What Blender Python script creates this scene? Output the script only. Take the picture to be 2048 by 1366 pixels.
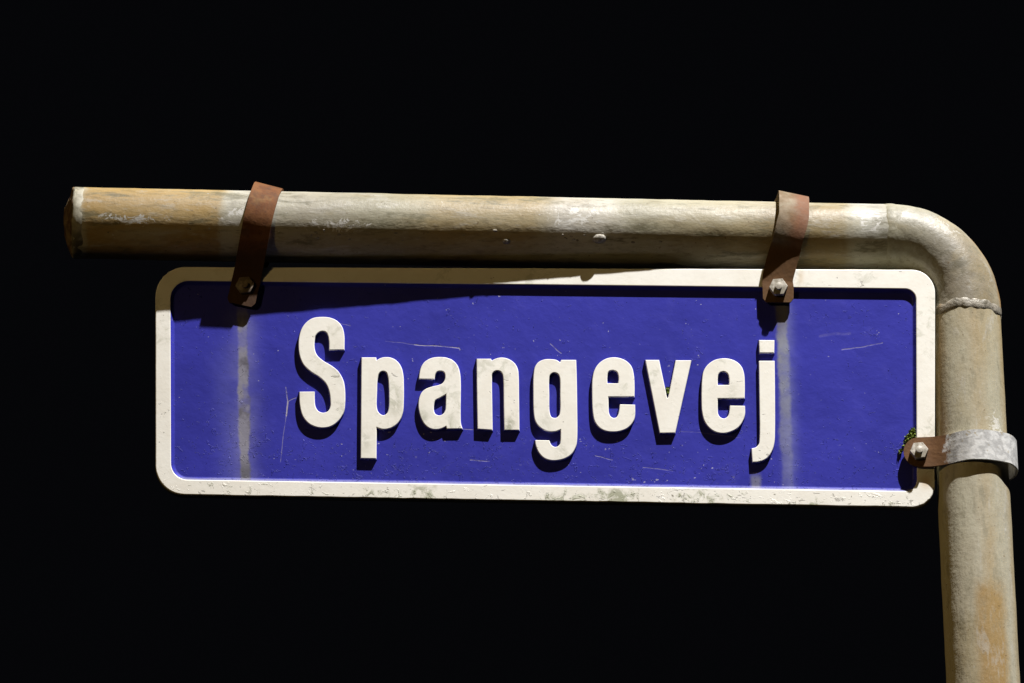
import bpy, bmesh, math, random
from mathutils import Vector, Matrix, noise
from mathutils.geometry import tessellate_polygon
random.seed(7)
S = bpy.context.scene
for o in list(bpy.data.objects): bpy.data.objects.remove(o, do_unlink=True)
COL = S.collection

# ------------------------------------------------------------------ camera
K = 0.00041                       # metres per photo pixel at the sign
DPX = 10000.0                     # camera distance in the same pixels
PITCH = math.radians(22)
P0 = Vector((0, 0, 3.10))         # the point of the sign at the picture's centre
RIGHT = Vector((1, 0, 0)); FWD = Vector((0, math.cos(PITCH), math.sin(PITCH))); UP = RIGHT.cross(FWD)
CAM = P0 - FWD * (DPX * K)
cam = bpy.data.cameras.new('camera'); camo = bpy.data.objects.new('camera', cam); COL.objects.link(camo)
camo.location = CAM; camo.rotation_euler = (math.pi / 2 + PITCH, 0, 0)
cam.sensor_width = 36; cam.lens = 36 * DPX / 2048; cam.clip_end = 500; cam.clip_start = 0.05
S.camera = camo
S.render.resolution_x, S.render.resolution_y = 1024, 683

# ------------------------------------------------------------------ night sky, lamps, exposure
w = bpy.data.worlds.new('World'); S.world = w; w.use_nodes = True
w.node_tree.nodes['Background'].inputs[0].default_value = (0.9, 0.95, 1.25, 1)
w.node_tree.nodes['Background'].inputs[1].default_value = 0.0018
LDIR = Vector((0.85, -1.0, 2.5)).normalized()
def lamp(name, kind, loc, energy, color, size):
    l = bpy.data.lights.new(name, kind); l.energy = energy; l.color = color; l.shadow_soft_size = size
    o = bpy.data.objects.new(name, l); COL.objects.link(o); o.location = loc
    return o
# the street lamp above, in front and to the right; an added warm fill lamp without a seen source, for the shadows
main = lamp('street_lamp_light', 'SPOT', P0 + Vector((0.1, 0, 0)) + LDIR * 4.2, 2500, (1.0, 0.975, 0.95), 0.03)
main.data.spot_size = math.radians(36); main.data.spot_blend = 1.0
main.rotation_euler = (P0 + Vector((0.4, 0, 0.42)) - main.location).to_track_quat('-Z', 'Y').to_euler()
lamp('warm_fill_light', 'POINT', (-9.0, -11.0, 5.2), 980, (1.0, 0.68, 0.25), 0.5)
S.view_settings.view_transform = 'Standard'; S.view_settings.look = 'None'
S.view_settings.exposure = 0; S.view_settings.gamma = 1; S.view_settings.use_curve_mapping = False
S.render.engine = 'CYCLES'

# ------------------------------------------------------------------ frames of reference
def ray(px, py):
    return (RIGHT * ((px - 1024) / DPX) - UP * ((py - 683) / DPX) + FWD)
def hit(px, py, pt, nrm):
    d = ray(px, py)
    return CAM + d * ((pt - CAM).dot(nrm) / d.dot(nrm))
TILT, YAW = math.radians(4), math.radians(0.8)
SN = Vector((math.sin(YAW) * math.cos(TILT), -math.cos(YAW) * math.cos(TILT), -math.sin(TILT))).normalized()   # sign's front normal
SU = Vector((0, 0, 1)).cross(-SN).normalized(); SU = -SU if SU.x < 0 else SU
SV = SU.cross(-SN).normalized(); SV = -SV if SV.z < 0 else SV
def sgn(px, py, h=0.0, hm=0.0):
    """point of the sign seen at a pixel on the layer hm, moved to the layer h (pixels, + = towards the street)"""
    return hit(px, py, P0 + SN * (hm * K), SN) + SN * ((h - hm) * K)
DEP = 7.7                         # relief of border and letters

# ------------------------------------------------------------------ node helper
class V_:
    def __init__(s, t, sock): s.t, s.s = t, sock
    def _m(s, op, *a):
        n = s.t.nodes.new('ShaderNodeMath'); n.operation = op
        for i, x in enumerate((s,) + a):
            if isinstance(x, V_): s.t.links.new(x.s, n.inputs[i])
            else: n.inputs[i].default_value = x
        return V_(s.t, n.outputs[0])
    def __add__(s, o): return s._m('ADD', o)
    def __radd__(s, o): return s._m('ADD', o)
    def __sub__(s, o): return s._m('SUBTRACT', o)
    def __rsub__(s, o): return (s * -1) + o
    def __mul__(s, o): return s._m('MULTIPLY', o)
    def __rmul__(s, o): return s._m('MULTIPLY', o)
    def __truediv__(s, o): return s._m('DIVIDE', o)
    def abs(s): return s._m('ABSOLUTE')
    def max(s, o): return s._m('MAXIMUM', o)
    def min(s, o): return s._m('MINIMUM', o)
    def sqrt(s): return s._m('SQRT')
    def clamp(s): return s._m('MAXIMUM', 0.0)._m('MINIMUM', 1.0)
    def gauss(s, sig):
        q = s / sig
        return V_(s.t, s.t.nodes.new('ShaderNodeMath').outputs[0])._exp(q * q * -1)
    def _exp(s, q):
        n = s.s.node; n.operation = 'EXPONENT'; s.t.links.new(q.s, n.inputs[0]); return s
    def step(s, a, b):            # smooth 0..1 from a to b
        n = s.t.nodes.new('ShaderNodeMapRange'); n.interpolation_type = 'SMOOTHSTEP'
        s.t.links.new(s.s, n.inputs['Value'])
        if a < b: lo, hi, x, y = a, b, 0, 1
        else: lo, hi, x, y = b, a, 1, 0
        n.inputs['From Min'].default_value = lo; n.inputs['From Max'].default_value = hi
        n.inputs['To Min'].default_value = x; n.inputs['To Max'].default_value = y
        return V_(s.t, n.outputs['Result'])
class Mat:
    def __init__(s, name, rough=0.5, metal=0.0, spec=0.4):
        s.m = bpy.data.materials.new(name); s.m.use_nodes = True; s.t = s.m.node_tree
        s.b = s.t.nodes['Principled BSDF']
        s.b.inputs['Roughness'].default_value = rough; s.b.inputs['Metallic'].default_value = metal
        s.b.inputs['Specular IOR Level'].default_value = spec
        s.tc = s.t.nodes.new('ShaderNodeTexCoord')
    def uv(s):
        n = s.t.nodes.new('ShaderNodeSeparateXYZ'); s.t.links.new(s.tc.outputs['UV'], n.inputs[0])
        return V_(s.t, n.outputs[0]), V_(s.t, n.outputs[1])
    def mapped(s, coord='Object', scale=(1, 1, 1)):
        n = s.t.nodes.new('ShaderNodeMapping'); s.t.links.new(s.tc.outputs[coord], n.inputs[0])
        n.inputs['Scale'].default_value = scale
        return n.outputs[0]
    def noise(s, scale, detail=4, rough=0.55, stretch=(1, 1, 1), coord='Object', dist=0.0):
        n = s.t.nodes.new('ShaderNodeTexNoise'); s.t.links.new(s.mapped(coord, stretch), n.inputs['Vector'])
        n.inputs['Scale'].default_value = scale; n.inputs['Detail'].default_value = detail
        n.inputs['Roughness'].default_value = rough; n.inputs['Distortion'].default_value = dist
        return V_(s.t, n.outputs['Fac'])
    def voro(s, scale, stretch=(1, 1, 1), feature='F1', coord='Object', out='Distance'):
        n = s.t.nodes.new('ShaderNodeTexVoronoi'); s.t.links.new(s.mapped(coord, stretch), n.inputs['Vector'])
        n.inputs['Scale'].default_value = scale; n.feature = feature
        return V_(s.t, n.outputs[out])
    def mix(s, fac, a, b):
        n = s.t.nodes.new('ShaderNodeMix'); n.data_type = 'RGBA'
        if isinstance(fac, V_): s.t.links.new(fac.s, n.inputs[0])
        else: n.inputs[0].default_value = fac
        for v, i in ((a, 6), (b, 7)):
            if isinstance(v, tuple): n.inputs[i].default_value = v + (1,)
            else: s.t.links.new(v, n.inputs[i])
        return n.outputs[2]
    def ramp(s, fac, stops, interp='LINEAR'):
        n = s.t.nodes.new('ShaderNodeValToRGB'); s.t.links.new(fac.s, n.inputs[0]); e = n.color_ramp
        e.interpolation = interp
        while len(e.elements) < len(stops): e.elements.new(0.5)
        for k, (p, c) in enumerate(stops):
            e.elements[k].position = p; e.elements[k].color = (c + (1,)) if isinstance(c, tuple) else (c, c, c, 1)
        return n.outputs[0]
    def seg(s, u, v, p, q):       # distance in pixels to a segment
        dx, dy = q[0] - p[0], q[1] - p[1]; L2 = dx * dx + dy * dy
        t = (((u - p[0]) * dx + (v - p[1]) * dy) / L2).clamp()
        ex = u - p[0] - t * dx; ey = v - p[1] - t * dy
        return (ex * ex + ey * ey).sqrt(), t
    def done(s, col, rough=None, height=None, dist=0.001, strength=1.0, metal=None):
        if isinstance(col, tuple): s.b.inputs['Base Color'].default_value = col + (1,)
        else: s.t.links.new(col, s.b.inputs['Base Color'])
        if rough is not None: s.t.links.new(rough.s, s.b.inputs['Roughness'])
        if metal is not None: s.t.links.new(metal.s, s.b.inputs['Metallic'])
        if height is not None:
            n = s.t.nodes.new('ShaderNodeBump'); n.inputs['Distance'].default_value = dist; n.inputs['Strength'].default_value = strength
            s.t.links.new(height.s, n.inputs['Height']); s.t.links.new(n.outputs[0], s.b.inputs['Normal'])
        return s.m

# ------------------------------------------------------------------ materials (UV of the sign = photo pixels / 1000 on its own face)
def mat_blue():
    M = Mat('blue_enamel', 0.45, 0, 0.16); u, v = M.uv(); u = u * 1000; v = v * 1000
    slow = M.noise(14, 4, 0.6); mid = M.noise(55, 5, 0.65, (1, 1, 1), dist=0.6)
    col = M.mix(slow.step(0.3, 0.7), (0.027, 0.029, 0.280), (0.033, 0.035, 0.335))
    col = M.mix(mid.step(0.5, 0.75) * 0.22, col, (0.062, 0.062, 0.38))
    wob = (M.noise(60, 3) - 0.5) * 10
    rag = M.noise(130, 4, 0.7)
    # dirty run below the left clamp
    x1 = (u - 484 - (v - 650) * 0.02 + wob * 0.7).abs()
    win = v.step(600, 655)
    halo = x1.gauss(26) * win * (M.noise(40, 3).step(0.25, 0.7) * 0.7 + 0.3)
    col = M.mix(halo * 0.55, col, (0.22, 0.22, 0.42))
    lay = (u - 440 - (v - 650) * 0.06 + wob * 2).abs().gauss(24) * v.step(640, 760) * 0.22
    col = M.mix(lay, col, (0.12, 0.13, 0.40))
    core = (x1 + (rag - 0.5) * 9 + (M.noise(30, 2) - 0.5) * 10).step(13, 7) * win
    col = M.mix(core * (M.noise(42, 4, 0.65).step(0.32, 0.52) * 0.6 + 0.34), col, M.mix(M.noise(60, 3, 0.6).step(0.30, 0.50), (0.115, 0.110, 0.125), (0.225, 0.220, 0.265)))
    low = (x1 + (rag - 0.5) * 14).step(14, 6) * v.step(905, 945)
    col = M.mix(low * 0.6, col, (0.060, 0.060, 0.070))
    # run below the right clamp
    x2 = u - 1564 - (v - 630) * 0.035 + wob * 0.4
    up = v.step(980, 700)
    c2 = (M.noise(38, 4, 0.65).step(0.30, 0.55) * 0.55 + 0.5) * (x2.abs() + (rag - 0.5) * 10 + (M.noise(34, 3) - 0.5) * 12).step(15, 7) * (up * 0.62 + 0.28) * v.step(560, 620)
    col = M.mix(c2, col, M.mix(v.step(640, 690), (0.12, 0.11, 0.10), (0.22, 0.23, 0.25)))
    h2 = (x2 - 7).abs().gauss(15) * 0.30 * (M.noise(45, 3).step(0.3, 0.6) * 0.6 + 0.4)
    col = M.mix(h2, col, (0.26, 0.28, 0.46))
    d3 = (u - 1512 + wob).abs().step(15, 5) * v.step(938, 958) * 0.7
    col = M.mix(d3, col, (0.20, 0.20, 0.23))
    # pale edge along the lower lip
    line = 953 + (u - 390) * 0.0165
    lip = (v - line + (rag - 0.5) * 5).step(-1.5, 3.0)
    col = M.mix(lip * 0.7, col, (0.15, 0.15, 0.22))
    # scratches
    sc = None; us = u + wob * 0.45; vs = v + (M.noise(48, 3) - 0.5) * 9
    for p, q, wd, st in (((828, 687), (917, 694), 1.0, 0.55), ((770, 680), (830, 687.5), 0.9, 0.16), ((917, 694), (919, 698), 1.1, 0.5),
                         ((571, 772), (575, 800), 1.2, 0.45), ((575, 800), (572, 828), 1.7, 0.6), ((575, 800), (592, 792), 0.9, 0.3),
                         ((572, 828), (560, 922), 0.9, 0.28), ((1685, 697), (1766, 684), 1.2, 0.26), ((475, 852), (497, 892), 1.4, 0.1),
                         ((1100, 686), (1122, 704), 1.2, 0.3), ((940, 918), (978, 921), 1.2, 0.3), ((1190, 910), (1224, 917), 1.0, 0.3),
                         ((1286, 932), (1345, 940), 0.9, 0.25), ((1640, 670), (1700, 664), 3.0, 0.06), ((660, 640), (700, 650), 0.8, 0.2),
                         ((925, 856), (945, 857), 1.0, 0.3), ((1360, 860), (1480, 872), 0.8, 0.12)):
        d, t = M.seg(us, vs, p, q)
        k = (d + (rag - 0.5) * 1.0).step(wd * 1.3, wd * 0.35) * (st * 0.75) * (rag.step(0.36, 0.55) * 0.75 + 0.25)
        sc = k if sc is None else sc.max(k)
    col = M.mix(sc.clamp(), col, (0.80, 0.74, 0.58))
    # paint flakes: many near the lower edge, few above
    fl = M.noise(210, 3, 0.6, dist=1.2); zone = v.step(800, 950) * 0.75 + u.step(640, 420) * 0.15 + M.noise(22, 2).step(0.52, 0.68) * 0.5
    flake = (fl + zone * 0.085).step(0.675, 0.705)
    fine = M.noise(420, 3, 0.6)
    spark = (M.noise(300, 2, 0.5) + zone * 0.05).step(0.735, 0.765) * M.noise(17, 2).step(0.47, 0.60)
    col = M.mix(spark * 0.55, col, (0.55, 0.53, 0.60))
    hgt = flake * 1.3 + slow * 1.6 + mid * 0.25 + fine * 0.10 - sc * 0.4 - core * 0.1
    return M.done(col, None, hgt, 0.0009, 0.8)
def mat_white():
    M = Mat('white_enamel', 0.5, 0, 0.35); u, v = M.uv(); u = u * 1000; v = v * 1000
    n1 = M.noise(40, 5, 0.65); n2 = M.noise(110, 5, 0.7, dist=0.8); n3 = M.noise(26, 3, 0.5)
    col = M.mix(n1.step(0.35, 0.7), (0.83, 0.815, 0.755), (0.78, 0.755, 0.685))
    low = (v - 962 - (u - 390) * 0.0165).step(-6, 14)
    side = u.step(345, 325) * v.step(700, 1000)
    wear = low * 0.75 + side * 0.5 + v.step(800, 900) * 0.25 + u.step(1000, 1700) * low * 0.5
    green = (n3 * 0.5 + n2 * 0.5 + wear * 0.03).step(0.555, 0.65) * (0.36 + wear * 0.55)
    col = M.mix(green.clamp(), col, (0.36, 0.37, 0.27))
    spk = (M.noise(240, 3, 0.55, dist=0.5) + wear * 0.042).step(0.735, 0.765)
    col = M.mix(spk * 0.8, col, (0.16, 0.145, 0.11))
    chip = (M.noise(75, 4, 0.6, (1, 1, 1.8), dist=1.5) + wear * 0.065).step(0.700, 0.712)
    col = M.mix(chip * 0.75, col, (0.42, 0.40, 0.36))
    edge = (v - 988 - (u - 390) * 0.0173 + (n2 - 0.5) * 26).step(0, 9) * low * (u.step(900, 1400) * 0.75 + 0.15)
    col = M.mix((edge * n2.step(0.4, 0.55)).clamp(), col, (0.10, 0.105, 0.05))
    for (gx, gy, gr, gs) in ((1018, 853, 12, 0.8), (846, 838, 14, 0.6), (790, 808, 15, 0.5), (730, 880, 14, 0.45), (676, 745, 12, 0.4), (1125, 905, 12, 0.4), (1465, 790, 15, 0.3), (905, 852, 14, 0.35), (1090, 845, 14, 0.3)):
        gm = (u - gx).abs().gauss(gr) * (v - gy).abs().gauss(gr * 1.5) * n2.step(0.38, 0.58) * gs
        col = M.mix(gm, col, (0.30, 0.31, 0.22))
    rustpatch = ((u - 1852).abs().gauss(12) * (v - 962).abs().gauss(14) + (u - 1602).abs().gauss(6) * (v - 555).abs().gauss(16) * 0.6) * 0.6
    col = M.mix(rustpatch, col, (0.52, 0.34, 0.15))
    hgt = M.noise(300, 3, 0.6) * 0.10 + n1 * 0.22 - chip * 1.0 + (n2 + wear * 0.03).step(0.60, 0.66) * 0.35 * (low + 0.08)
    return M.done(col, None, hgt, 0.0008, 0.8)
def mat_back():
    M = Mat('bare_sign_back', 0.6, 0.2)
    return M.done(M.mix(M.noise(30).step(0.4, 0.65), (0.30, 0.28, 0.16), (0.16, 0.15, 0.08)), None, M.noise(120), 0.0006, 0.6)
GREY, PALE, OCH, TAN, DARK, RUST = (0.42, 0.395, 0.280), (0.61, 0.59, 0.465), (0.46, 0.315, 0.115), (0.45, 0.37, 0.205), (0.22, 0.20, 0.14), (0.33, 0.15, 0.055)
def mat_pipe(name, stops, ax, och=None, alb=1.0, scrape=(), sk=1.0, dk=1.0):
    """stops along the pipe (uv.x); ax = stretch of the grain; och = band of ochre lichen: (u0,u1,v0,v1)"""
    M = Mat(name, 0.6, 0.0, 0.35); u, v = M.uv()
    M.b.inputs['Diffuse Roughness'].default_value = 0.9
    j = (M.noise(28, 5, 0.65) - 0.5) * 0.05
    col = M.ramp((u + j * 0.5).clamp(), stops)
    big = M.noise(22, 5, 0.65, ax); g = M.noise(85, 6, 0.72, ax, dist=0.15); sp = M.noise(330, 2, 0.5)
    col = M.mix(big.step(0.48, 0.66) * 0.6, col, PALE)
    col = M.mix((1 - big).step(0.50, 0.66) * 0.6, col, TAN)
    if och:
        for (u0, u1, v0, v1, st, pc) in och:
            m = (u + j).step(u0 - 0.012, u0 + 0.012) * (u + j).step(u1 + 0.012, u1 - 0.012) * (v + j).step(v0 - 0.03, v0 + 0.03) * (v + j).step(v1 + 0.03, v1 - 0.03)
            col = M.mix(m * (g.step(0.25, 0.6) * 0.5 + 0.5) * st, col, pc)
    col = M.mix(g.step(0.55, 0.68) * 0.55, col, (0.64, 0.62, 0.56))
    col = M.mix((1 - g).step(0.53, 0.66) * (0.75 * dk), col, (0.185, 0.165, 0.085))
    col = M.mix(sp.step(0.69, 0.74) * 0.6, col, (0.20, 0.12, 0.045))
    col = M.mix(M.noise(260, 2, 0.5).step(0.735, 0.77) * 0.7, col, (0.75, 0.73, 0.68))
    f1 = M.noise(240, 4, 0.7, ax); f2 = M.noise(520, 3, 0.6, ax)
    col = M.mix(f1.step(0.50, 0.68) * (0.36 * dk), col, (0.17, 0.135, 0.07)); col = M.mix(f2.step(0.54, 0.68) * 0.2, col, (0.66, 0.62, 0.52))
    for (u0, u1, v0, v1) in scrape:
        win = (u - (u0 + u1) / 2).abs().gauss((u1 - u0) / 2) * (v - (v0 + v1) / 2).abs().gauss((v1 - v0) / 2)
        col = M.mix((M.noise(95, 5, 0.75, (0.6, 1, 1), dist=2.2) + win * 0.20).step(0.665, 0.695) * win.step(0.1, 0.5) * sk, col, (0.85, 0.84, 0.80))
    hgt = g * 0.45 + M.noise(200, 4, 0.6) * 0.30 + sp * 0.10 + f2 * 0.08
    col = M.mix(1.0 - alb, col, (0, 0, 0))
    return M.done(col, (g * -0.4) + 0.70, hgt, 0.0012, 0.8)
def mat_zinc_weld():
    M = Mat('grey_weld', 0.5, 0.1, 0.5); n = M.noise(90, 5, 0.7)
    col = M.mix(n.step(0.35, 0.6), (0.10, 0.088, 0.062), (0.27, 0.245, 0.20))
    col = M.mix(M.noise(35).step(0.52, 0.62) * 0.6, col, (0.20, 0.125, 0.045))
    return M.done(col, None, n, 0.002, 0.8)
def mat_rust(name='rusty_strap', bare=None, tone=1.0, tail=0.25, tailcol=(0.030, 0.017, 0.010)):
    """bare = (from, to) along the strap where the zinc is still sound (uv.x), uv.y across"""
    M = Mat(name, 0.75, 0.0, 0.15); u, v = M.uv(); n = M.noise(60, 5, 0.65); f = M.noise(260, 3, 0.6)
    a, b, c = ((0.105, 0.038, 0.013), (0.155, 0.066, 0.023), (0.060, 0.024, 0.012))
    col = M.mix(n.step(0.35, 0.65), tuple(x * tone for x in a), tuple(x * tone for x in b))
    col = M.mix(f.step(0.55, 0.68) * 0.5, col, c)
    col = M.mix(M.noise(34, 4, 0.7, dist=1.0).step(0.48, 0.62) * 0.55, col, (0.075, 0.040, 0.022))
    col = M.mix(M.noise(50, 3, 0.6).step(0.58, 0.68) * 0.45, col, (0.20, 0.115, 0.045))
    col = M.mix((u + (n - 0.5) * 0.06).step(0.24, 0.14) * tail, col, tailcol)  # brown wear on the tail, with the arm's shade in the left strap's colour
    if bare == 'arm':         # left half of the loop over the pipe is still bare zinc
        r = ((v + (n - 0.5) * 0.6).step(0.78, 0.22) * 0.72 + 0.10 + (1 - n).step(0.5, 0.6) * 0.2).clamp() * u.step(0.15, 0.21)
        col = M.mix(r, col, M.mix(M.noise(80, 4).step(0.4, 0.65), (0.13, 0.100, 0.060), (0.21, 0.175, 0.125)))
        pk = u.step(0.18, 0.24) * v.step(0.4, 0.75) * 0.35
        col = M.mix(pk, col, (0.20, 0.10, 0.068))
    if bare == 'pole':
        r = (u + (M.noise(140, 4, 0.7) - 0.5) * 0.10).step(0.135, 0.155)
        vz = M.voro(150, (1, 1, 1.4), out='Color'); sn = V_(M.t, vz.s)
        sp = M.noise(110, 2, 0.5, dist=1.5)
        z = M.mix(sp.step(0.38, 0.66), (0.33, 0.33, 0.325), (0.50, 0.50, 0.49))
        z = M.mix((M.noise(170, 3, 0.6) + v.step(0.75, 0.98) * 0.10).step(0.64, 0.69) * 0.7, z, (0.27, 0.22, 0.13))
        col = M.mix(r, col, z)
    return M.done(col, None, n * 0.5 + f * 0.3, 0.001, 0.8)
def mat_simple(name, a, b, scale, rough, metal, bump=0.0005):
    M = Mat(name, rough, metal, 0.5); n = M.noise(scale, 4, 0.6)
    return M.done(M.mix(n.step(0.4, 0.62), a, b), None, n, bump, 0.6)
BLUE, WHITE, BACK = mat_blue(), mat_white(), mat_back()
X = lambda p: p / 2048
ARM = mat_pipe('weathered_arm_pipe', [(0, GREY), (X(165), PALE), (X(176), OCH), (X(432), OCH), (X(442), PALE), (X(600), (0.50, 0.47, 0.38)), (X(760), GREY), (X(850), TAN),
                (X(1060), TAN), (X(1120), (0.56, 0.53, 0.45)), (X(1200), PALE), (X(1260), GREY), (X(1480), TAN), (X(1560), (0.34, 0.25, 0.11)), (X(1680), TAN), (X(1700), PALE), (X(1770), GREY), (1, GREY)],
               (0.28, 1, 1), [(X(172), X(438), -0.40, 0.07, 0.8, (0.56, 0.385, 0.14)), (X(444), X(520), -0.4, 0.4, 0.6, (0.66, 0.64, 0.57)),
                (X(860), X(1070), -0.4, 0.1, 0.45, (0.50, 0.365, 0.155)), (X(1110), X(1235), -0.16, 0.08, 0.6, (0.72, 0.70, 0.66)),
                (X(1522), X(1536), -0.02, 0.06, 0.6, (0.34, 0.23, 0.08)), (X(1425), X(1434), 0.0, 0.12, 0.6, (0.16, 0.13, 0.07)), (X(1600), X(1680), -0.12, 0.3, 0.5, (0.40, 0.28, 0.09)), (X(1697), X(1768), -0.4, 0.05, 0.7, (0.62, 0.62, 0.58))], 0.86, [(X(1095), X(1200), -0.10, 0.05), (X(600), X(740), 0.0, 0.07), (X(440), X(500), -0.05, 0.06), (X(200), X(330), 0.0, 0.07), (X(1700), X(1760), -0.12, 0.03)])
ELB = mat_pipe('weathered_elbow_pipe', [(0, GREY), (0.5, (0.38, 0.35, 0.28)), (1, (0.40, 0.35, 0.26))], (1, 1, 1), [(-0.01, 0.02, 0.03, 0.06, 0.8, (0.08, 0.07, 0.05)), (0.62, 0.70, -0.03, 0.03, 0.6, (0.15, 0.14, 0.09)), (0.50, 1.2, -0.32, -0.19, 0.8, (0.50, 0.27, 0.06)), (0.3, 1.2, -0.18, -0.06, 0.35, (0.48, 0.36, 0.16))], 0.80, [(0.25, 0.5, -0.16, -0.04)], 0.55, 0.6)
POL = mat_pipe('weathered_upright_pipe', [(0, (0.50, 0.43, 0.28)), (0.08, (0.52, 0.485, 0.36)), (0.2, (0.54, 0.50, 0.38)), (1, (0.50, 0.46, 0.33))], (1, 1, 0.3), [(-0.1, 0.115, 0.13, 0.30, 0.7, (0.36, 0.22, 0.07)), (0.245, 3.0, -0.105, 0.03, 0.95, (0.44, 0.285, 0.095)),
               (0.195, 0.3, -0.07, -0.015, 0.55, OCH), (-0.1, 3.0, -0.30, -0.165, 0.5, (0.46, 0.31, 0.11)), (-0.1, 0.19, -0.06, 0.0, 0.3, OCH)], 0.98, [(0.09, 0.125, -0.16, -0.06)], 0.7, 0.5)
CAPM = mat_simple('rusty_cap', (0.085, 0.045, 0.025), (0.20, 0.14, 0.07), 90, 0.65, 0.1, 0.001)
WELD = mat_zinc_weld()
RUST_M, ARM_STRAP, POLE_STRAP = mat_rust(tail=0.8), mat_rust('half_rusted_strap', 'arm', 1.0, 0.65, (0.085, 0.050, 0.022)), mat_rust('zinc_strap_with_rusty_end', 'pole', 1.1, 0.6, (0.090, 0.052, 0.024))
NUT = mat_simple('zinc_nut', (0.24, 0.215, 0.17), (0.46, 0.43, 0.38), 160, 0.5, 0.1)
BOLT = mat_simple('zinc_bolt', (0.36, 0.33, 0.28), (0.54, 0.51, 0.45), 200, 0.5, 0.1)
SHADED = mat_simple('shaded_nut', (0.10, 0.07, 0.045), (0.22, 0.17, 0.12), 160, 0.6, 0)  # darker zinc for the left nut and bolt, the arm's shade put into the colour
MOSS = mat_simple('moss_green', (0.09, 0.14, 0.012), (0.22, 0.28, 0.04), 500, 0.8, 0, 0.0003)
CRUST = mat_simple('white_crust', (0.16, 0.14, 0.10), (0.36, 0.34, 0.30), 250, 0.7, 0, 0.001)

# ------------------------------------------------------------------ mesh helpers
def thing(name, label, cat, loc, group=None):
    o = bpy.data.objects.new(name, None); COL.objects.link(o); o.location = loc; o.empty_display_size = 0.05
    o['label'] = label; o['category'] = cat
    if group: o['group'] = group
    return o
def part(name, verts, faces, mat, parent, uvs=None, smooth=True, org=None):
    org = org if org is not None else (parent_base(parent) if parent else Vector())
    me = bpy.data.meshes.new(name); me.from_pydata([tuple(v - org) for v in verts], [], faces)
    if uvs:
        lay = me.uv_layers.new(name='UVMap')
        for l in me.loops: lay.data[l.index].uv = uvs[l.vertex_index]
    me.materials.append(mat)
    for p in me.polygons: p.use_smooth = smooth
    bm = bmesh.new(); bm.from_mesh(me); bmesh.ops.recalc_face_normals(bm, faces=bm.faces); bm.to_mesh(me); bm.free()
    o = bpy.data.objects.new(name, me); COL.objects.link(o)
    if parent: o.parent = parent
    return o
def parent_base(p):
    b = p.location.copy()
    while p.parent: p = p.parent; b += p.location
    return b
def sharp(o, deg=35):
    bm = bmesh.new(); bm.from_mesh(o.data)
    for e in bm.edges:
        if len(e.link_faces) == 2 and e.calc_face_angle(0) > math.radians(deg): e.smooth = False
    bm.to_mesh(o.data); bm.free(); return o
def spline(pts, n=10):
    """closed outline; a third item marks a corner; smooth (Catmull-Rom) between corners"""
    N = len(pts); out = []
    P = lambda i: Vector(pts[i % N][:2]); c = lambda i: len(pts[i % N]) > 2
    for i in range(N):
        p1, p2 = P(i), P(i + 1)
        p0 = p1 * 2 - p2 if c(i) else P(i - 1)
        p3 = p2 * 2 - p1 if c(i + 1) else P(i + 2)
        L = (p2 - p1).length; k = max(2, min(n, int(L / 3) + 1))
        if c(i) and c(i + 1): k = max(1, int(L / 14))
        # centripetal spacing keeps the curve from overshooting
        a = [0.0]
        for x, y in ((p0, p1), (p1, p2), (p2, p3)): a.append(a[-1] + max(1e-4, (y - x).length) ** 0.5)
        for s in range(k):
            t = a[1] + (a[2] - a[1]) * s / k
            A1 = p0 * ((a[1] - t) / (a[1] - a[0])) + p1 * ((t - a[0]) / (a[1] - a[0]))
            A2 = p1 * ((a[2] - t) / (a[2] - a[1])) + p2 * ((t - a[1]) / (a[2] - a[1]))
            A3 = p2 * ((a[3] - t) / (a[3] - a[2])) + p3 * ((t - a[2]) / (a[3] - a[2]))
            B1 = A1 * ((a[2] - t) / (a[2] - a[0])) + A2 * ((t - a[0]) / (a[2] - a[0]))
            B2 = A2 * ((a[3] - t) / (a[3] - a[1])) + A3 * ((t - a[1]) / (a[3] - a[1]))
            out.append(B1 * ((a[2] - t) / (a[2] - a[1])) + B2 * ((t - a[1]) / (a[2] - a[1])))
    return out
def area(c): return sum(a.x * b.y - b.x * a.y for a, b in zip(c, c[1:] + c[:1])) / 2
def offset(c, d):
    """move a closed outline sideways by d pixels; outwards is + for a counterclockwise outline (y up sense)"""
    n = len(c); out = []
    for i in range(n):
        e1 = (c[i] - c[i - 1]); e2 = (c[(i + 1) % n] - c[i])
        if e1.length < 1e-6: e1 = e2
        if e2.length < 1e-6: e2 = e1
        e1.normalize(); e2.normalize()
        n1 = Vector((e1.y, -e1.x)); n2 = Vector((e2.y, -e2.x)); m = n1 + n2
        if m.length < 1e-4: m = n1
        m.normalize(); k = max(0.45, m.dot(n1))
        out.append(c[i] + m * (d / k))
    return out
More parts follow.
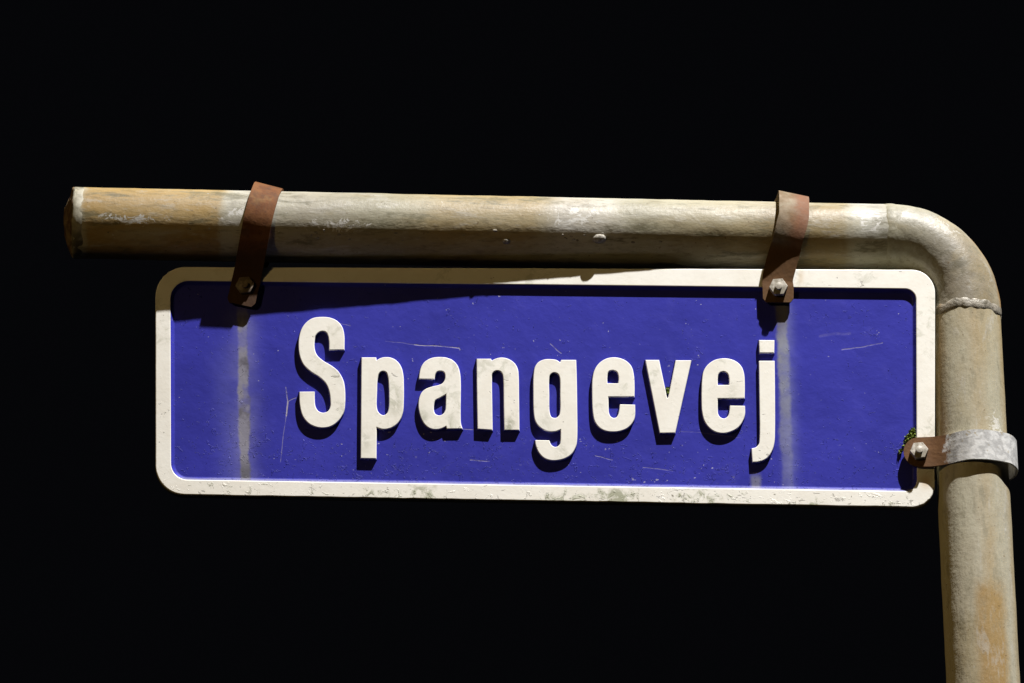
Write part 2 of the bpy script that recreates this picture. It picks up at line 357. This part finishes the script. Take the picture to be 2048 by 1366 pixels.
def relief(name, contours, profile, mat, parent, footrows=2):
    """raised flat piece: contours[0] outline, others holes; profile = (outward offset, height)"""
    cs = []
    for i, c in enumerate(contours):
        if (area(c) > 0) != (i == 0): c = c[::-1]
        cs.append(c)
    V, F, U = [], [], []; foot_f = []
    base = []
    for c in cs:
        n = len(c); base.append(len(V))
        for (d, h) in profile:
            for q in offset(c, d): V.append(sgn(q.x, q.y, h)); U.append((q.x / 1000, q.y / 1000))
        for r in range(len(profile) - 1):
            for i in range(n):
                a = base[-1] + r * n; b = a + n; k = (i + 1) % n
                if r >= len(profile) - 1 - footrows: foot_f.append(len(F))
                F.append((a + i, a + k, b + k, b + i))
    poly, idx = [], []
    for c, b in zip(cs, base):
        poly.append([Vector((q.x, q.y, 0)) for q in offset(c, profile[0][0])]); idx += list(range(b, b + len(c)))
    for t in tessellate_polygon(poly): F.append(tuple(idx[i] for i in t))
    o = part(name, V, F, mat, parent, U); o.data.materials.append(BLUE)
    for i in foot_f: o.data.polygons[i].material_index = 1
    return sharp(o, 14)
def frames(pts, ref):
    out = []
    for i, p in enumerate(pts):
        t = (pts[min(i + 1, len(pts) - 1)] - pts[max(i - 1, 0)]).normalized()
        f = (ref - t * ref.dot(t)).normalized(); out.append((p, t, f, t.cross(f)))
    return out
def tube(name, pts, us, rad, mat, parent, ref, seg=96, bump=0.0, caps=True, seed=0.0):
    """round pipe; angle 0 faces ref (the street), angle grows towards t x ref"""
    V, F, U = [], [], []; fr = frames(pts, ref)
    for i, (p, t, f, g) in enumerate(fr):
        r = rad(i) if callable(rad) else rad
        for k in range(seg + 1):
            a = 2 * math.pi * k / seg - math.pi
            d = f * math.cos(a) + g * math.sin(a)
            b = bump * (noise.noise((p + d * r) * 55 + Vector((seed, 0, 0))) + 0.5 * noise.noise((p + d * r) * 160)) if bump else 0
            V.append(p + d * (r + b)); U.append((us[i], a / (2 * math.pi)))
    for i in range(len(fr) - 1):
        for k in range(seg):
            a = i * (seg + 1) + k; F.append((a, a + 1, a + seg + 2, a + seg + 1))
    o = part(name, V, F, mat, parent, U)
    bm = bmesh.new(); bm.from_mesh(o.data); bmesh.ops.remove_doubles(bm, verts=bm.verts, dist=1e-7); bm.to_mesh(o.data); bm.free()
    return o
def prism(name, centre, ax, rad, n, h, mat, parent, rot=0.0, dome=0.0, chamf=0.12, ref=None):
    ax = ax.normalized(); r0 = (ref or Vector((1, 0, 0))); a1 = (r0 - ax * r0.dot(ax)).normalized(); a2 = ax.cross(a1)
    V, F = [], []
    prof = [(1, 0), (1, 1 - chamf), (1 - chamf * (0.9 if n > 8 else 0.55), 1)] + ([(0.45, 1 + dome)] if dome else [])
    for rr, hh in prof:
        for k in range(n):
            a = rot + 2 * math.pi * k / n
            V.append(centre + (a1 * math.cos(a) + a2 * math.sin(a)) * rad * rr + ax * h * hh)
    for i in range(len(prof) - 1):
        for k in range(n): F.append((i * n + k, i * n + (k + 1) % n, (i + 1) * n + (k + 1) % n, (i + 1) * n + k))
    F.append(tuple(range((len(prof) - 1) * n, len(prof) * n))); F.append(tuple(range(n))[::-1])
    return sharp(part(name, V, F, mat, parent), 40)

# ------------------------------------------------------------------ the post: upright pipe, elbow and arm, welded into one
RP = 72 * K
def axis_depth(x): return 5.5 + (x - 150) * 0.0345          # how far the arm's axis lies behind the sign's face
def armpt(x):
    y = 445.5 + (x - 150) * 0.0209
    return hit(x, y, P0 - SN * (axis_depth(x) * K), SN)
A, B = armpt(150), armpt(1780)
ADIR = (B - A).normalized()
PN = ADIR.cross(Vector((0, 0, 1))).normalized()           # normal of the upright plane through the arm
PN = PN if PN.y < 0 else -PN
def onplane(px, py): return hit(px, py, B, PN)
pole_x = lambda y: 1929.5 + (y - 630) * 0.0500
top = onplane(pole_x(630), 630); low = onplane(pole_x(1366), 1366)
PDIR = (low - top).normalized()
foot = top + PDIR * (top.z / -PDIR.z)
post = thing('sign_post', 'weathered stained galvanised steel pipe post bent over into a long capped arm', 'post', foot)
n = 150
tube('arm_pipe', [A + (B - A) * (i / n) for i in range(n + 1)], [(150 + 1630 * i / n) / 2048 for i in range(n + 1)], RP, ARM, post, SN, bump=0.00022)
ec = Vector((1780, 630))
arc = []
for i in range(41):
    t = math.radians(90 * i / 40); arc.append(onplane(ec.x + 149.5 * math.sin(t), ec.y - 150.3 * math.cos(t) + 0.0))
arc[0] = B; arc[-1] = top
arc = [B - ADIR * 0.002] + arc + [top + PDIR * 0.002]
tube('elbow_pipe', arc, [i / (len(arc) - 1) for i in range(len(arc))], RP * 1.012, ELB, post, SN, bump=0.0004, seed=3)
m = 80
vis = [top + PDIR * (0.46 * i / m) for i in range(m + 1)] + [top + PDIR * (0.46 + 0.2 * i) for i in range(1, 13)] + [foot]
tube('upright_pipe', vis, [(p - top).length for p in vis], RP, POL, post, SN, bump=0.00022, seed=9)
# end cap, slightly domed plate with a welded rim
def revolve(name, prof, org, ax, mat, parent, seg=64, bump=0.0):
    ref = (-SN - ax * (-SN).dot(ax)).normalized(); g = ax.cross(ref); V, F = [], []
    for (d, r) in prof:
        for k in range(seg):
            a = 2 * math.pi * k / seg; q = ref * math.cos(a) + g * math.sin(a)
            p = org + ax * d * K + q * r * K
            V.append(p + (q + ax) * bump * noise.noise(p * 170))
    for i in range(len(prof) - 1):
        for k in range(seg): F.append((i * seg + k, i * seg + (k + 1) % seg, (i + 1) * seg + (k + 1) % seg, (i + 1) * seg + k))
    F.append(tuple((len(prof) - 1) * seg + k for k in range(seg)))
    return part(name, V, F, mat, parent)
revolve('end_cap', [(-1, 70), (2, 69.5), (4, 67), (12, 50), (13, 48.5), (18.5, 31), (19.5, 28), (22.5, 8)], A, -ADIR, CAPM, post, bump=0.0018)
def bead(name, org, ax, r, w, mat, parent, wob, seg=140, ang=10, hh=0.75, seed=0):
    """uneven weld bead round the pipe"""
    ref = (-SN - ax * (-SN).dot(ax)).normalized(); g = ax.cross(ref); V, F = [], []
    for k in range(seg):
        a = 2 * math.pi * k / seg; q = ref * math.cos(a) + g * math.sin(a)
        s = noise.noise(Vector((math.cos(a) * 2.2, math.sin(a) * 2.2, seed))) * wob
        rip = 1 + 0.06 * math.sin(k * 1.15) + 0.4 * noise.noise(Vector((math.cos(a) * 6, math.sin(a) * 6, seed + 5)))
        for j in range(ang):
            b = math.pi * (j / (ang - 1)); V.append(org + q * (r - 1.5 * K + math.sin(b) * w * hh * rip) + ax * (s - math.cos(b) * w * (0.8 + 0.2 * rip)))
    for k in range(seg):
        for j in range(ang - 1):
            x = k * ang + j; y = ((k + 1) % seg) * ang + j; F.append((x, x + 1, y + 1, y))
    return part(name, V, F, mat, parent)
bead('weld_bead', top + PDIR * 0.001, PDIR, RP, 12 * K, WELD, post, 8 * K, hh=0.30, seed=2)
bead('weld_bead', B - ADIR * 0.001, ADIR, RP, 13 * K, ELB, post, 3 * K, hh=0.22, seed=8)
revolve('cap_weld', [(-22, 71), (-16, 72.2), (-6, 72.6), (0, 72.2), (3, 70.5), (4, 66)], A, -ADIR, mat_simple('pale_zinc_rim', (0.13, 0.115, 0.07), (0.34, 0.32, 0.25), 45, 0.6, 0, 0.001), post, bump=0.0005)
# crust of droppings and blisters on the arm
def lumps(name, spots, mat, parent):
    V, F = [], []
    for (px, py, rx, ry) in spots:
        c = hit(px, py, B + PN * RP, PN)
        ax = c - A; along = A + ADIR * ax.dot(ADIR); yy = (c - along); up = yy.dot(UP)
        ang = math.asin(max(-0.97, min(0.97, (up / RP)))) ; vdir = (-FWD - ADIR * (-FWD).dot(ADIR)).normalized(); udir = (UP - ADIR * UP.dot(ADIR)).normalized()
        nrm = (vdir * math.cos(ang) + udir * math.sin(ang)); tan = ADIR.cross(nrm); o = along + nrm * RP
        b = len(V); R, N = 4, 12
        for i in range(R + 1):
            for k in range(N):
                a = 2 * math.pi * k / N; q = math.cos(i / R * math.pi / 2); h = math.sin(i / R * math.pi / 2)
                jit = 1 + 0.3 * noise.noise(Vector((px + math.cos(a), py + math.sin(a), i)))
                V.append(o + ADIR * math.cos(a) * rx * K * q * jit + tan * math.sin(a) * ry * K * q * jit + nrm * (h * min(rx, ry) * 0.6 - 0.6) * K)
        for i in range(R):
            for k in range(N): F.append((b + i * N + k, b + i * N + (k + 1) % N, b + (i + 1) * N + (k + 1) % N, b + (i + 1) * N + k))
    return part(name, V, F, mat, parent)
sp = [(1013, 482, 9, 6), (1199, 477, 14, 9), (990, 461, 5, 3), (1267, 484, 5, 2.5), (747, 505, 5, 1.6), (1322, 483, 5, 2.5)]
for k in range(46):
    x = random.choice([random.gauss(1155, 25), random.gauss(660, 40), random.uniform(180, 1500)])
    sp.append((x, 448 + (x - 150) * 0.0209 + random.gauss(8, 7), random.uniform(1.5, 5), random.uniform(1, 2.4)))
cr = lumps('crust', sp, CRUST, post); cr['kind'] = 'stuff'

# ------------------------------------------------------------------ the sign
sorg = sgn(1090, 1010, -20)
sign = thing('street_sign', 'blue enamelled street sign with raised white border and lettering hung below the pipe arm', 'street sign', sorg)
def rrect(tl, tr, br, bl, radii, n=14, side=60):
    """rounded quad, points in order tl > tr > br > bl, same count for any input"""
    P = [Vector(p) for p in (tl, tr, br, bl)]; out = []
    for i in range(4):
        p, a, b = P[i], P[i - 1], P[(i + 1) % 4]; r = radii[i]
        d1 = (a - p).normalized(); d2 = (b - p).normalized(); s, e = p + d1 * r, p + d2 * r
        for k in range(n + 1):
            t = math.pi / 2 * k / n
            out.append(p + d1 * r * (1 - math.sin(t)) + d2 * r * (1 - math.cos(t)))
        q = P[(i + 1) % 4] + (p - P[(i + 1) % 4]).normalized() * radii[(i + 1) % 4]
        for k in range(1, side): out.append(e + (q - e) * (k / side))
    return out
OUT = rrect((310.8, 533.2), (1870.4, 539.3), (1869.6, 1014.8), (311.2, 988.2), (60, 47, 46, 58))
INN = rrect((340.0, 560.5), (1833.0, 577.1), (1834.4, 983.2), (341.4, 959.3), (38, 23, 24, 33))
def wearo(c, amp, lowamp):
    out = []
    for q in c:
        lowz = max(0, min(1, (q.y - 900) / 80)); a = amp + lowamp * lowz
        k = noise.noise(Vector((q.x * 0.11, q.y * 0.11, 1))) + 0.6 * noise.noise(Vector((q.x * 0.3, q.y * 0.3, 4)))
        out.append(q + Vector((k, k)) * a * 0.5)
    return out
def body(parent):
    o = OUT if area(OUT) > 0 else OUT[::-1]; i_ = INN if area(INN) > 0 else INN[::-1]
    rings = [(offset(i_, 0.0), 0.0, 'i')]
    V, F, U = [], [], []; n = len(o)
    def ring(c, h):
        for q in c: V.append(sgn(q.x, q.y, h)); U.append((q.x / 1000, q.y / 1000))
    # inner slope (from the blue face up to the rim), rim, rounded outer edge
    ow = wearo(o, 0.5, 1.6)
    seq = [(offset(i_, -10.5), -DEP - 0.6), (offset(i_, -6.5), -DEP + 0.7), (offset(i_, -2.2), -2.6), (offset(i_, -0.6), -0.7), (offset(i_, 0.8), 0.0),
           (offset(ow, -1.6), 0.0), (offset(ow, -0.4), -0.7), (o, -2.6), (offset(o, 0.2), -5)]
    for c, h in seq: ring(c, h)
    for r in range(len(seq) - 1):
        for k in range(n):
            a = r * n; b = a + n; F.append((a + k, a + (k + 1) % n, b + (k + 1) % n, b + k))
    ob = part('border', V, F, WHITE, parent, U); ob.data.materials.append(BLUE)
    for i in range(3 * n): ob.data.polygons[i].material_index = 1
    return sharp(ob, 14)
border = body(sign)
def rim(parent):
    o = OUT if area(OUT) > 0 else OUT[::-1]; V, F = [], []; n = len(o)
    seq = [(offset(o, 0.15), -4.9), (offset(o, 0.6), -9), (offset(o, 0.3), -22), (offset(o, -2), -25), (offset(o, -8), -25), (offset(o, -8.5), -12)]
    for c, h in seq:
        for q in c: V.append(sgn(q.x, q.y, h) + SN * 0.0003 * noise.noise(Vector((q.x, q.y, h)) * 0.05))
    for r in range(len(seq) - 1):
        for k in range(n):
            a = r * n; b = a + n; F.append((a + k, a + (k + 1) % n, b + (k + 1) % n, b + k))
    return part('rim_flange', V, F, BACK, parent)
rim(sign)
# blue face: a real plate with fine dents
def panel(parent):
    c = offset(INN if area(INN) > 0 else INN[::-1], -6.0)
    V, F, U = [], [], []; n = len(c)
    for h in (-DEP, -12.5):
        for q in c: V.append(sgn(q.x, q.y, h)); U.append((q.x / 1000, q.y / 1000))
    f = [tuple(t) for t in tessellate_polygon([[Vector((q.x, q.y, 0)) for q in c]])]
    F = f + [tuple(i + n for i in t[::-1]) for t in f] + [(k, (k + 1) % n, n + (k + 1) % n, n + k) for k in range(n)]
    return sharp(part('panel', V, F, BLUE, parent, U))
panel(sign)
c = True
def conv(ox, oy, sc, pts): return [(ox + p[0] / sc, oy + p[1] / sc) + tuple(p[2:]) for p in pts]
z1, z2, z3, z4 = (580, 620, 4.017), (820, 690, 6.504), (1050, 690, 5.058), (1270, 660, 4.553)
L = []
L.append((z1, [[(315, 320, c), (435, 318, c), (433, 195), (415, 130), (375, 85), (320, 61), (250, 55), (180, 66), (125, 105), (90, 160), (74, 220), (70, 290), (80, 370), (110, 438), (170, 495), (240, 540), (290, 590), (315, 650), (326, 720), (324, 780), (305, 812), (265, 825), (225, 810), (203, 775), (196, 720), (196, 655, c), (76, 656, c), (80, 760), (103, 850), (150, 908), (205, 936), (265, 945), (330, 932), (390, 887), (430, 820), (441, 740), (438, 620), (425, 560), (385, 490), (330, 445), (262, 404), (215, 360), (197, 315), (195, 250), (205, 205), (233, 176), (265, 168), (292, 178), (308, 210), (315, 260)]]))
L.append((z1, [[(575, 380, c), (690, 380, c), (693, 404, c), (738, 382), (800, 380), (850, 402), (890, 452), (908, 520), (912, 600), (912, 720), (905, 820), (880, 888), (840, 930), (790, 952), (740, 955), (694, 940, c), (692, 1192, c), (569, 1190, c)],
               [(703, 545), (718, 504), (747, 489), (775, 500), (788, 535), (795, 610), (797, 720), (794, 790), (780, 830), (750, 845), (715, 827), (697, 790), (697, 650)]]))
L.append((z2, [[(118, 440, c), (125, 370), (145, 290), (192, 218), (275, 170), (380, 155), (480, 165), (562, 203), (620, 272), (648, 370), (657, 500), (656, 700), (655, 900), (660, 1020), (680, 1086, c), (480, 1089, c), (470, 1054, c), (420, 1080), (360, 1095), (290, 1091), (222, 1058), (165, 990), (130, 900), (113, 800), (119, 700), (150, 622), (202, 572), (280, 542), (370, 520), (422, 498), (452, 455), (460, 400), (444, 352), (400, 335), (350, 347), (325, 390), (315, 443, c)],
               [(470, 637, c), (380, 690), (332, 712), (310, 770), (308, 850), (325, 892), (375, 915), (430, 897), (460, 850), (468, 750)]]))
L.append((z2, [[(868, 178, c), (1050, 178, c), (1060, 202, c), (1130, 171), (1210, 163), (1290, 185), (1360, 237), (1400, 312), (1410, 400), (1415, 700), (1420, 1105, c), (1228, 1105, c), (1222, 800), (1216, 460), (1206, 382), (1180, 342), (1135, 329), (1090, 345), (1065, 382), (1062, 450), (1066, 760), (1071, 1104, c), (881, 1090, c), (874, 700)]]))
L.append((z3, [[(515, 150, c), (367, 150, c), (357, 176, c), (318, 151), (268, 143), (205, 144), (142, 168), (102, 222), (88, 300), (85, 500), (90, 680), (106, 768), (146, 825), (215, 866), (270, 875), (320, 869), (363, 852, c), (361, 960), (354, 1002), (330, 1025), (300, 1030), (266, 1010), (243, 964, c), (103, 961, c), (110, 1012), (137, 1080), (190, 1138), (260, 1164), (340, 1162), (420, 1138), (480, 1090), (515, 1020), (525, 950), (525, 600), (520, 300)],
               [(243, 335), (257, 296), (295, 276), (335, 291), (353, 332), (357, 500), (357, 660), (344, 715), (305, 738), (266, 725), (248, 680), (243, 500)]]))
L.append((z3, [[(1105, 520, c), (1106, 420), (1100, 310), (1078, 220), (1030, 165), (960, 132), (890, 124), (820, 138), (752, 182), (706, 250), (685, 330), (680, 500), (688, 680), (706, 768), (750, 830), (810, 865), (880, 876), (950, 871), (1030, 842), (1090, 780), (1110, 720), (1112, 603, c), (960, 600, c), (955, 650), (945, 698), (930, 727), (903, 738), (870, 726), (849, 690), (843, 620), (842, 522, c)],
               [(831, 386, c), (831, 315), (846, 267), (887, 253), (930, 270), (948, 320), (945, 388, c)]]))
L.append((z4, [[(95, 272, c), (218, 272, c), (291, 618, c), (303, 618, c), (370, 275, c), (512, 275, c), (365, 935, c), (226, 937, c)]]))
L.append((z4, [[(997, 620, c), (998, 500), (992, 400), (968, 330), (920, 285), (855, 261), (790, 258), (720, 275), (660, 320), (624, 380), (611, 460), (607, 650), (612, 740), (631, 820), (670, 881), (730, 924), (800, 938), (870, 925), (940, 885), (985, 820), (1000, 765), (1000, 690, c), (865, 688, c), (860, 740), (848, 783), (815, 805), (780, 796), (757, 766), (752, 720), (752, 622, c)],
               [(752, 500, c), (752, 435), (766, 391), (805, 375), (843, 393), (858, 440), (858, 500, c)]]))
L.append((z4, [[(1129, 280, c), (1270, 280, c), (1273, 600), (1273, 900), (1268, 1020), (1247, 1100), (1203, 1163), (1140, 1195), (1070, 1202, c), (1062, 1078, c), (1102, 1067), (1128, 1040), (1136, 980), (1134, 600)]]))
DOT = (z4, [[(1130, 91, c), (1268, 92, c), (1266, 206, c), (1134, 206, c)]])
PROF = [(-0.9, 0.0), (-0.25, -0.3), (0.0, -1.0), (0.6, -3.4), (1.3, -DEP + 1.0), (2.6, -DEP - 0.4)]
for ch, (z, cs) in zip('Spangevej', L):
    lt = relief('letter', [spline(conv(*z, k)) for k in cs], PROF, WHITE, sign); lt['label'] = 'raised white letter ' + ch
dot = relief('letter_dot', [spline(conv(*DOT[0], DOT[1][0]))], PROF, WHITE, None)
dot.data.transform(Matrix.Translation(-sorg)); dot.parent = lt

# ------------------------------------------------------------------ clamps
def cat(P, n=8):
    out = []
    for i in range(len(P) - 1):
        p0 = P[max(i - 1, 0)]; p1, p2 = P[i], P[i + 1]; p3 = P[min(i + 2, len(P) - 1)]
        for s in range(n):
            t = s / n
            out.append(0.5 * ((2 * p1) + (p2 - p0) * t + (2 * p0 - 5 * p1 + 4 * p2 - p3) * t * t + (3 * p1 - p0 - 3 * p2 + p3) * t ** 3))
    return out + [P[-1]]
def strap(name, path, wdir, width, thick, mat, parent, cut=6.0, rnd=False, flare=None):
    """flat band swept along path; wdir = direction across it; ends with clipped corners"""
    n = len(path); V, F, U = [], [], []
    s = [0.0]
    for a, b in zip(path, path[1:]): s.append(s[-1] + (b - a).length)
    for i, p in enumerate(path):
        t = (path[min(i + 1, n - 1)] - path[max(i - 1, 0)]).normalized()
        wd = (wdir - t * wdir.dot(t)).normalized()
        if flare:                                       # left edge of the loop stands off the pipe
            fc, fk = flare; f = s[i] / s[-1]; k = fk * max(0.0, min(1.0, (f - 0.13) / 0.06)) * max(0.0, min(1.0, (0.72 - f) / 0.1))
            out = p - fc; out = (out - wd * out.dot(wd)).normalized(); wd = (wd - out * k).normalized()
        nr = t.cross(wd)
        e = min(s[i], s[-1] - s[i]) / K
        hw = width / 2
        if rnd and e < hw: hw = math.sqrt(max(0.02, 1 - (1 - e / hw) ** 2)) * hw
        elif e < cut: hw = hw - (cut - e) * 0.8
        hw += 0.5 * noise.noise(p * 90)
        for a, b in ((-1, -1), (1, -1), (1, 1), (-1, 1)):
            V.append(p + wd * (a * hw * K) + nr * (b * thick / 2 * K)); U.append((s[i] / s[-1], 0.5 + a * 0.5))
    for i in range(n - 1):
        for k in range(4):
            a = i * 4; F.append((a + k, a + (k + 1) % 4, a + 4 + (k + 1) % 4, a + 4 + k))
    F.append((3, 2, 1, 0)); F.append(tuple(range(4 * n - 4, 4 * n)))
    return sharp(part(name, V, F, mat, parent, U), 40)
TH = 4.6
def arm_clamp(label, top_px, nut_px, end_y, mat, alpha, width, gap_top, group, gap_front=4.5, flare=0.05, hs=0.6, upright=False):
    """band over the arm with both tails bolted through the sign"""
    a = math.radians(alpha); D = -FWD                                   # rotated about the depth axis
    cx = top_px
    Ac = armpt(cx)                                                       # axis point under the band
    hf = axis_depth(cx)                                                  # sign face lies hf px in front of the axis
    nutp = sgn(nut_px[0], nut_px[1], TH)
    # local plane: dz = downwards direction from the axis point to the nut (within the sign's plane), dy = sign normal
    flat = nutp - Ac; flat = flat - SN * flat.dot(SN)
    dz = -flat.normalized(); wd = SN.cross(dz).normalized(); wd = wd if wd.x > 0 else -wd
    H = flat.length / K
    R = 72; pts = []
    along = (ADIR - SN * ADIR.dot(SN)).normalized(); down = flat - along * flat.dot(along)
    xn = flat.dot(along) / K
    if upright: dz = -down.normalized(); H = down.length / K
    def q(y, z):
        p = Ac + SN * (y * K) + dz * (z * K)
        if upright:                                     # loop square on the pipe, tails pulled sideways to the bolt, back of the loop slipped along
            p += along * K * (xn * max(0.0, min(1.0, (-z + 12) / (H - 12))) + 0.28 * min(0.0, y + 15) * (1 if z > -40 else 0.3) + 0.06 * max(0, z))
        return p
    f0 = hf + 0.6 + TH / 2
    end = H + (end_y - nut_px[1]) / math.cos(PITCH * 0.8)
    ry, rz = R + gap_front, R + gap_top
    bk = hf - 26 - TH
    zt = -(H - 30)
    def tang(y, sgn_):
        d = math.hypot(y, zt); return math.degrees(math.atan2(zt, y) + sgn_ * math.acos(min(0.999, ry / d)))
    a0 = min(tang(f0, 1), -37); a1 = tang(bk, -1) % 360
    pts += [q(f0, -end), q(f0, -end + 6), q(f0, -H), q(f0, zt - 6)]
    for k in range(19):
        r = math.radians(a0 + (a1 - a0) * k / 18); z = math.sin(r)
        pts.append(q(ry * math.cos(r), (rz if z > 0 else ry) * z))
    pts += [q(bk, zt - 6), q(bk, -H), q(bk, -end + 6), q(bk, -end)]
    base = nutp
    t = thing('pipe_clamp', label, 'clamp', base, group)
    strap('strap', cat(pts, 8), along if upright else wd, width, TH, mat, t, cut=8, flare=(Ac, flare))
    nut_on(t, q(f0 + TH / 2, -H), SN, wd, hs=hs)
    return t
def nut_on(t, p, ax, ref, s=1.0, rot=0.3, hs=1.0):
    b = prism('bolt', p - ax * (40 * K), ax, 7.2 * s * K, 20, (40 + 17 * s * hs) * K, BOLT, t, dome=0.012, chamf=0.022, ref=ref)
    if hs < 1: b.data.materials[0] = SHADED
    nt = prism('nut', p - ax * 0.2 * K, ax, 19 * s * K, 6, 11 * s * hs * K, NUT, t, rot=rot, chamf=0.1, ref=ref)
    if hs < 1: nt.data.materials[0] = SHADED
G = 'steel band clamps holding the sign to the post'
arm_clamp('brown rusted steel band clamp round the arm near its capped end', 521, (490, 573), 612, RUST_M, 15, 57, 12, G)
arm_clamp('half rusted pale steel band clamp round the arm near the elbow', 1581, (1556, 578), 606, ARM_STRAP, 10, 62, 16, G, 11.0, 0.20, 1.0, True)
def pole_clamp(label):
    nutp = sgn(1837, 906, TH); d0 = top + PDIR * ((nutp - top).dot(PDIR)); hgt = PDIR
    fl = nutp - d0; fl = fl - PDIR * fl.dot(PDIR)
    ey = SN - PDIR * SN.dot(PDIR); ey.normalize(); ex = PDIR.cross(ey); ex = ex if ex.x > 0 else -ex
    nx, ny = fl.dot(ex) / K, fl.dot(ey) / K                              # nut in the pole's cross-section (px)
    q = lambda x, y, z=0: d0 + ex * (x * K) + ey * (y * K) + PDIR * (z * K)
    R = 72; ny0 = ny + 0.5
    pts = [q(nx - 30, ny0 - 1), q(nx - 24, ny0 - 0.6), q(nx, ny0), q(nx + 28, ny0 + 2)]
    pts += [q(-54, ny0 + 10 + (R * 0.72 - ny0) * 0.25, 0), q(-34, R * 0.92 + 2)]
    for ang in (98, 78, 58, 40, 20, 2, -20, -45, -70, -95, -120, -145):
        r = math.radians(ang); k = R + 9 + (5 if abs(ang) < 50 else 0); pts.append(q(k * math.cos(r) + 2, k * math.sin(r)))
    bk = ny - 26 - 2 * TH
    pts += [q(-84, min(-30, bk - 18)), q(nx + 20, bk), q(nx, bk), q(nx - 24, bk), q(nx - 30, bk)]
    t = thing('pipe_clamp', label, 'clamp', nutp, G)
    strap('strap', cat(pts, 8), -PDIR, 62, TH, POLE_STRAP, t, rnd=True)
    nut_on(t, q(nx, ny0 + TH / 2), ey, ex, 0.98, rot=0.1)
    return t
pole_clamp('zinc grey band clamp with rusty end round the upright pipe')

# ------------------------------------------------------------------ moss
def moss(label, spots, seed, layer):
    rnd = random.Random(seed); V, F = [], []
    for (px, py, r, k) in spots:
        for _ in range(k):
            a = rnd.uniform(0, 6.28); d = r * math.sqrt(rnd.random())
            p = sgn(px + d * math.cos(a), py + d * math.sin(a), layer + rnd.uniform(-1, 1), layer)
            L_ = rnd.uniform(3.5, 8.5) * K; dirv = (SN * rnd.uniform(0.5, 1.2) + SU * rnd.uniform(-1, 1) + SV * rnd.uniform(-0.6, 1)).normalized()
            sd = dirv.cross(Vector((rnd.uniform(-1, 1), rnd.uniform(-1, 1), rnd.uniform(-1, 1)))).normalized() * L_ * 0.3
            b = len(V); up = sd.cross(dirv).normalized() * L_ * 0.12
            V += [p - sd * 0.4, p + dirv * L_ * 0.5 - sd + up, p + dirv * L_, p + dirv * L_ * 0.5 + sd + up, p + dirv * L_ * 0.5 - up]
            F += [(b, b + 1, b + 4), (b + 1, b + 2, b + 4), (b + 2, b + 3, b + 4), (b + 3, b, b + 4), (b, b + 3, b + 1), (b + 1, b + 3, b + 2)]
    o = part('moss', V, F, MOSS, None, None, False, Vector())
    o['label'] = label; o['category'] = 'moss'; o['kind'] = 'stuff'
    return o
moss('green moss tuft beside the bolt of the upright pipe clamp', [(1828, 868, 9, 230), (1817, 878, 7, 90), (1845, 878, 6, 30), (1800, 903, 4, 22), (1812, 890, 5, 20)], 3, -DEP)
moss('green moss in the notch of the letter v', [(1335.5, 786, 2.2, 26), (1335, 778, 1.6, 12)], 5, -DEP)
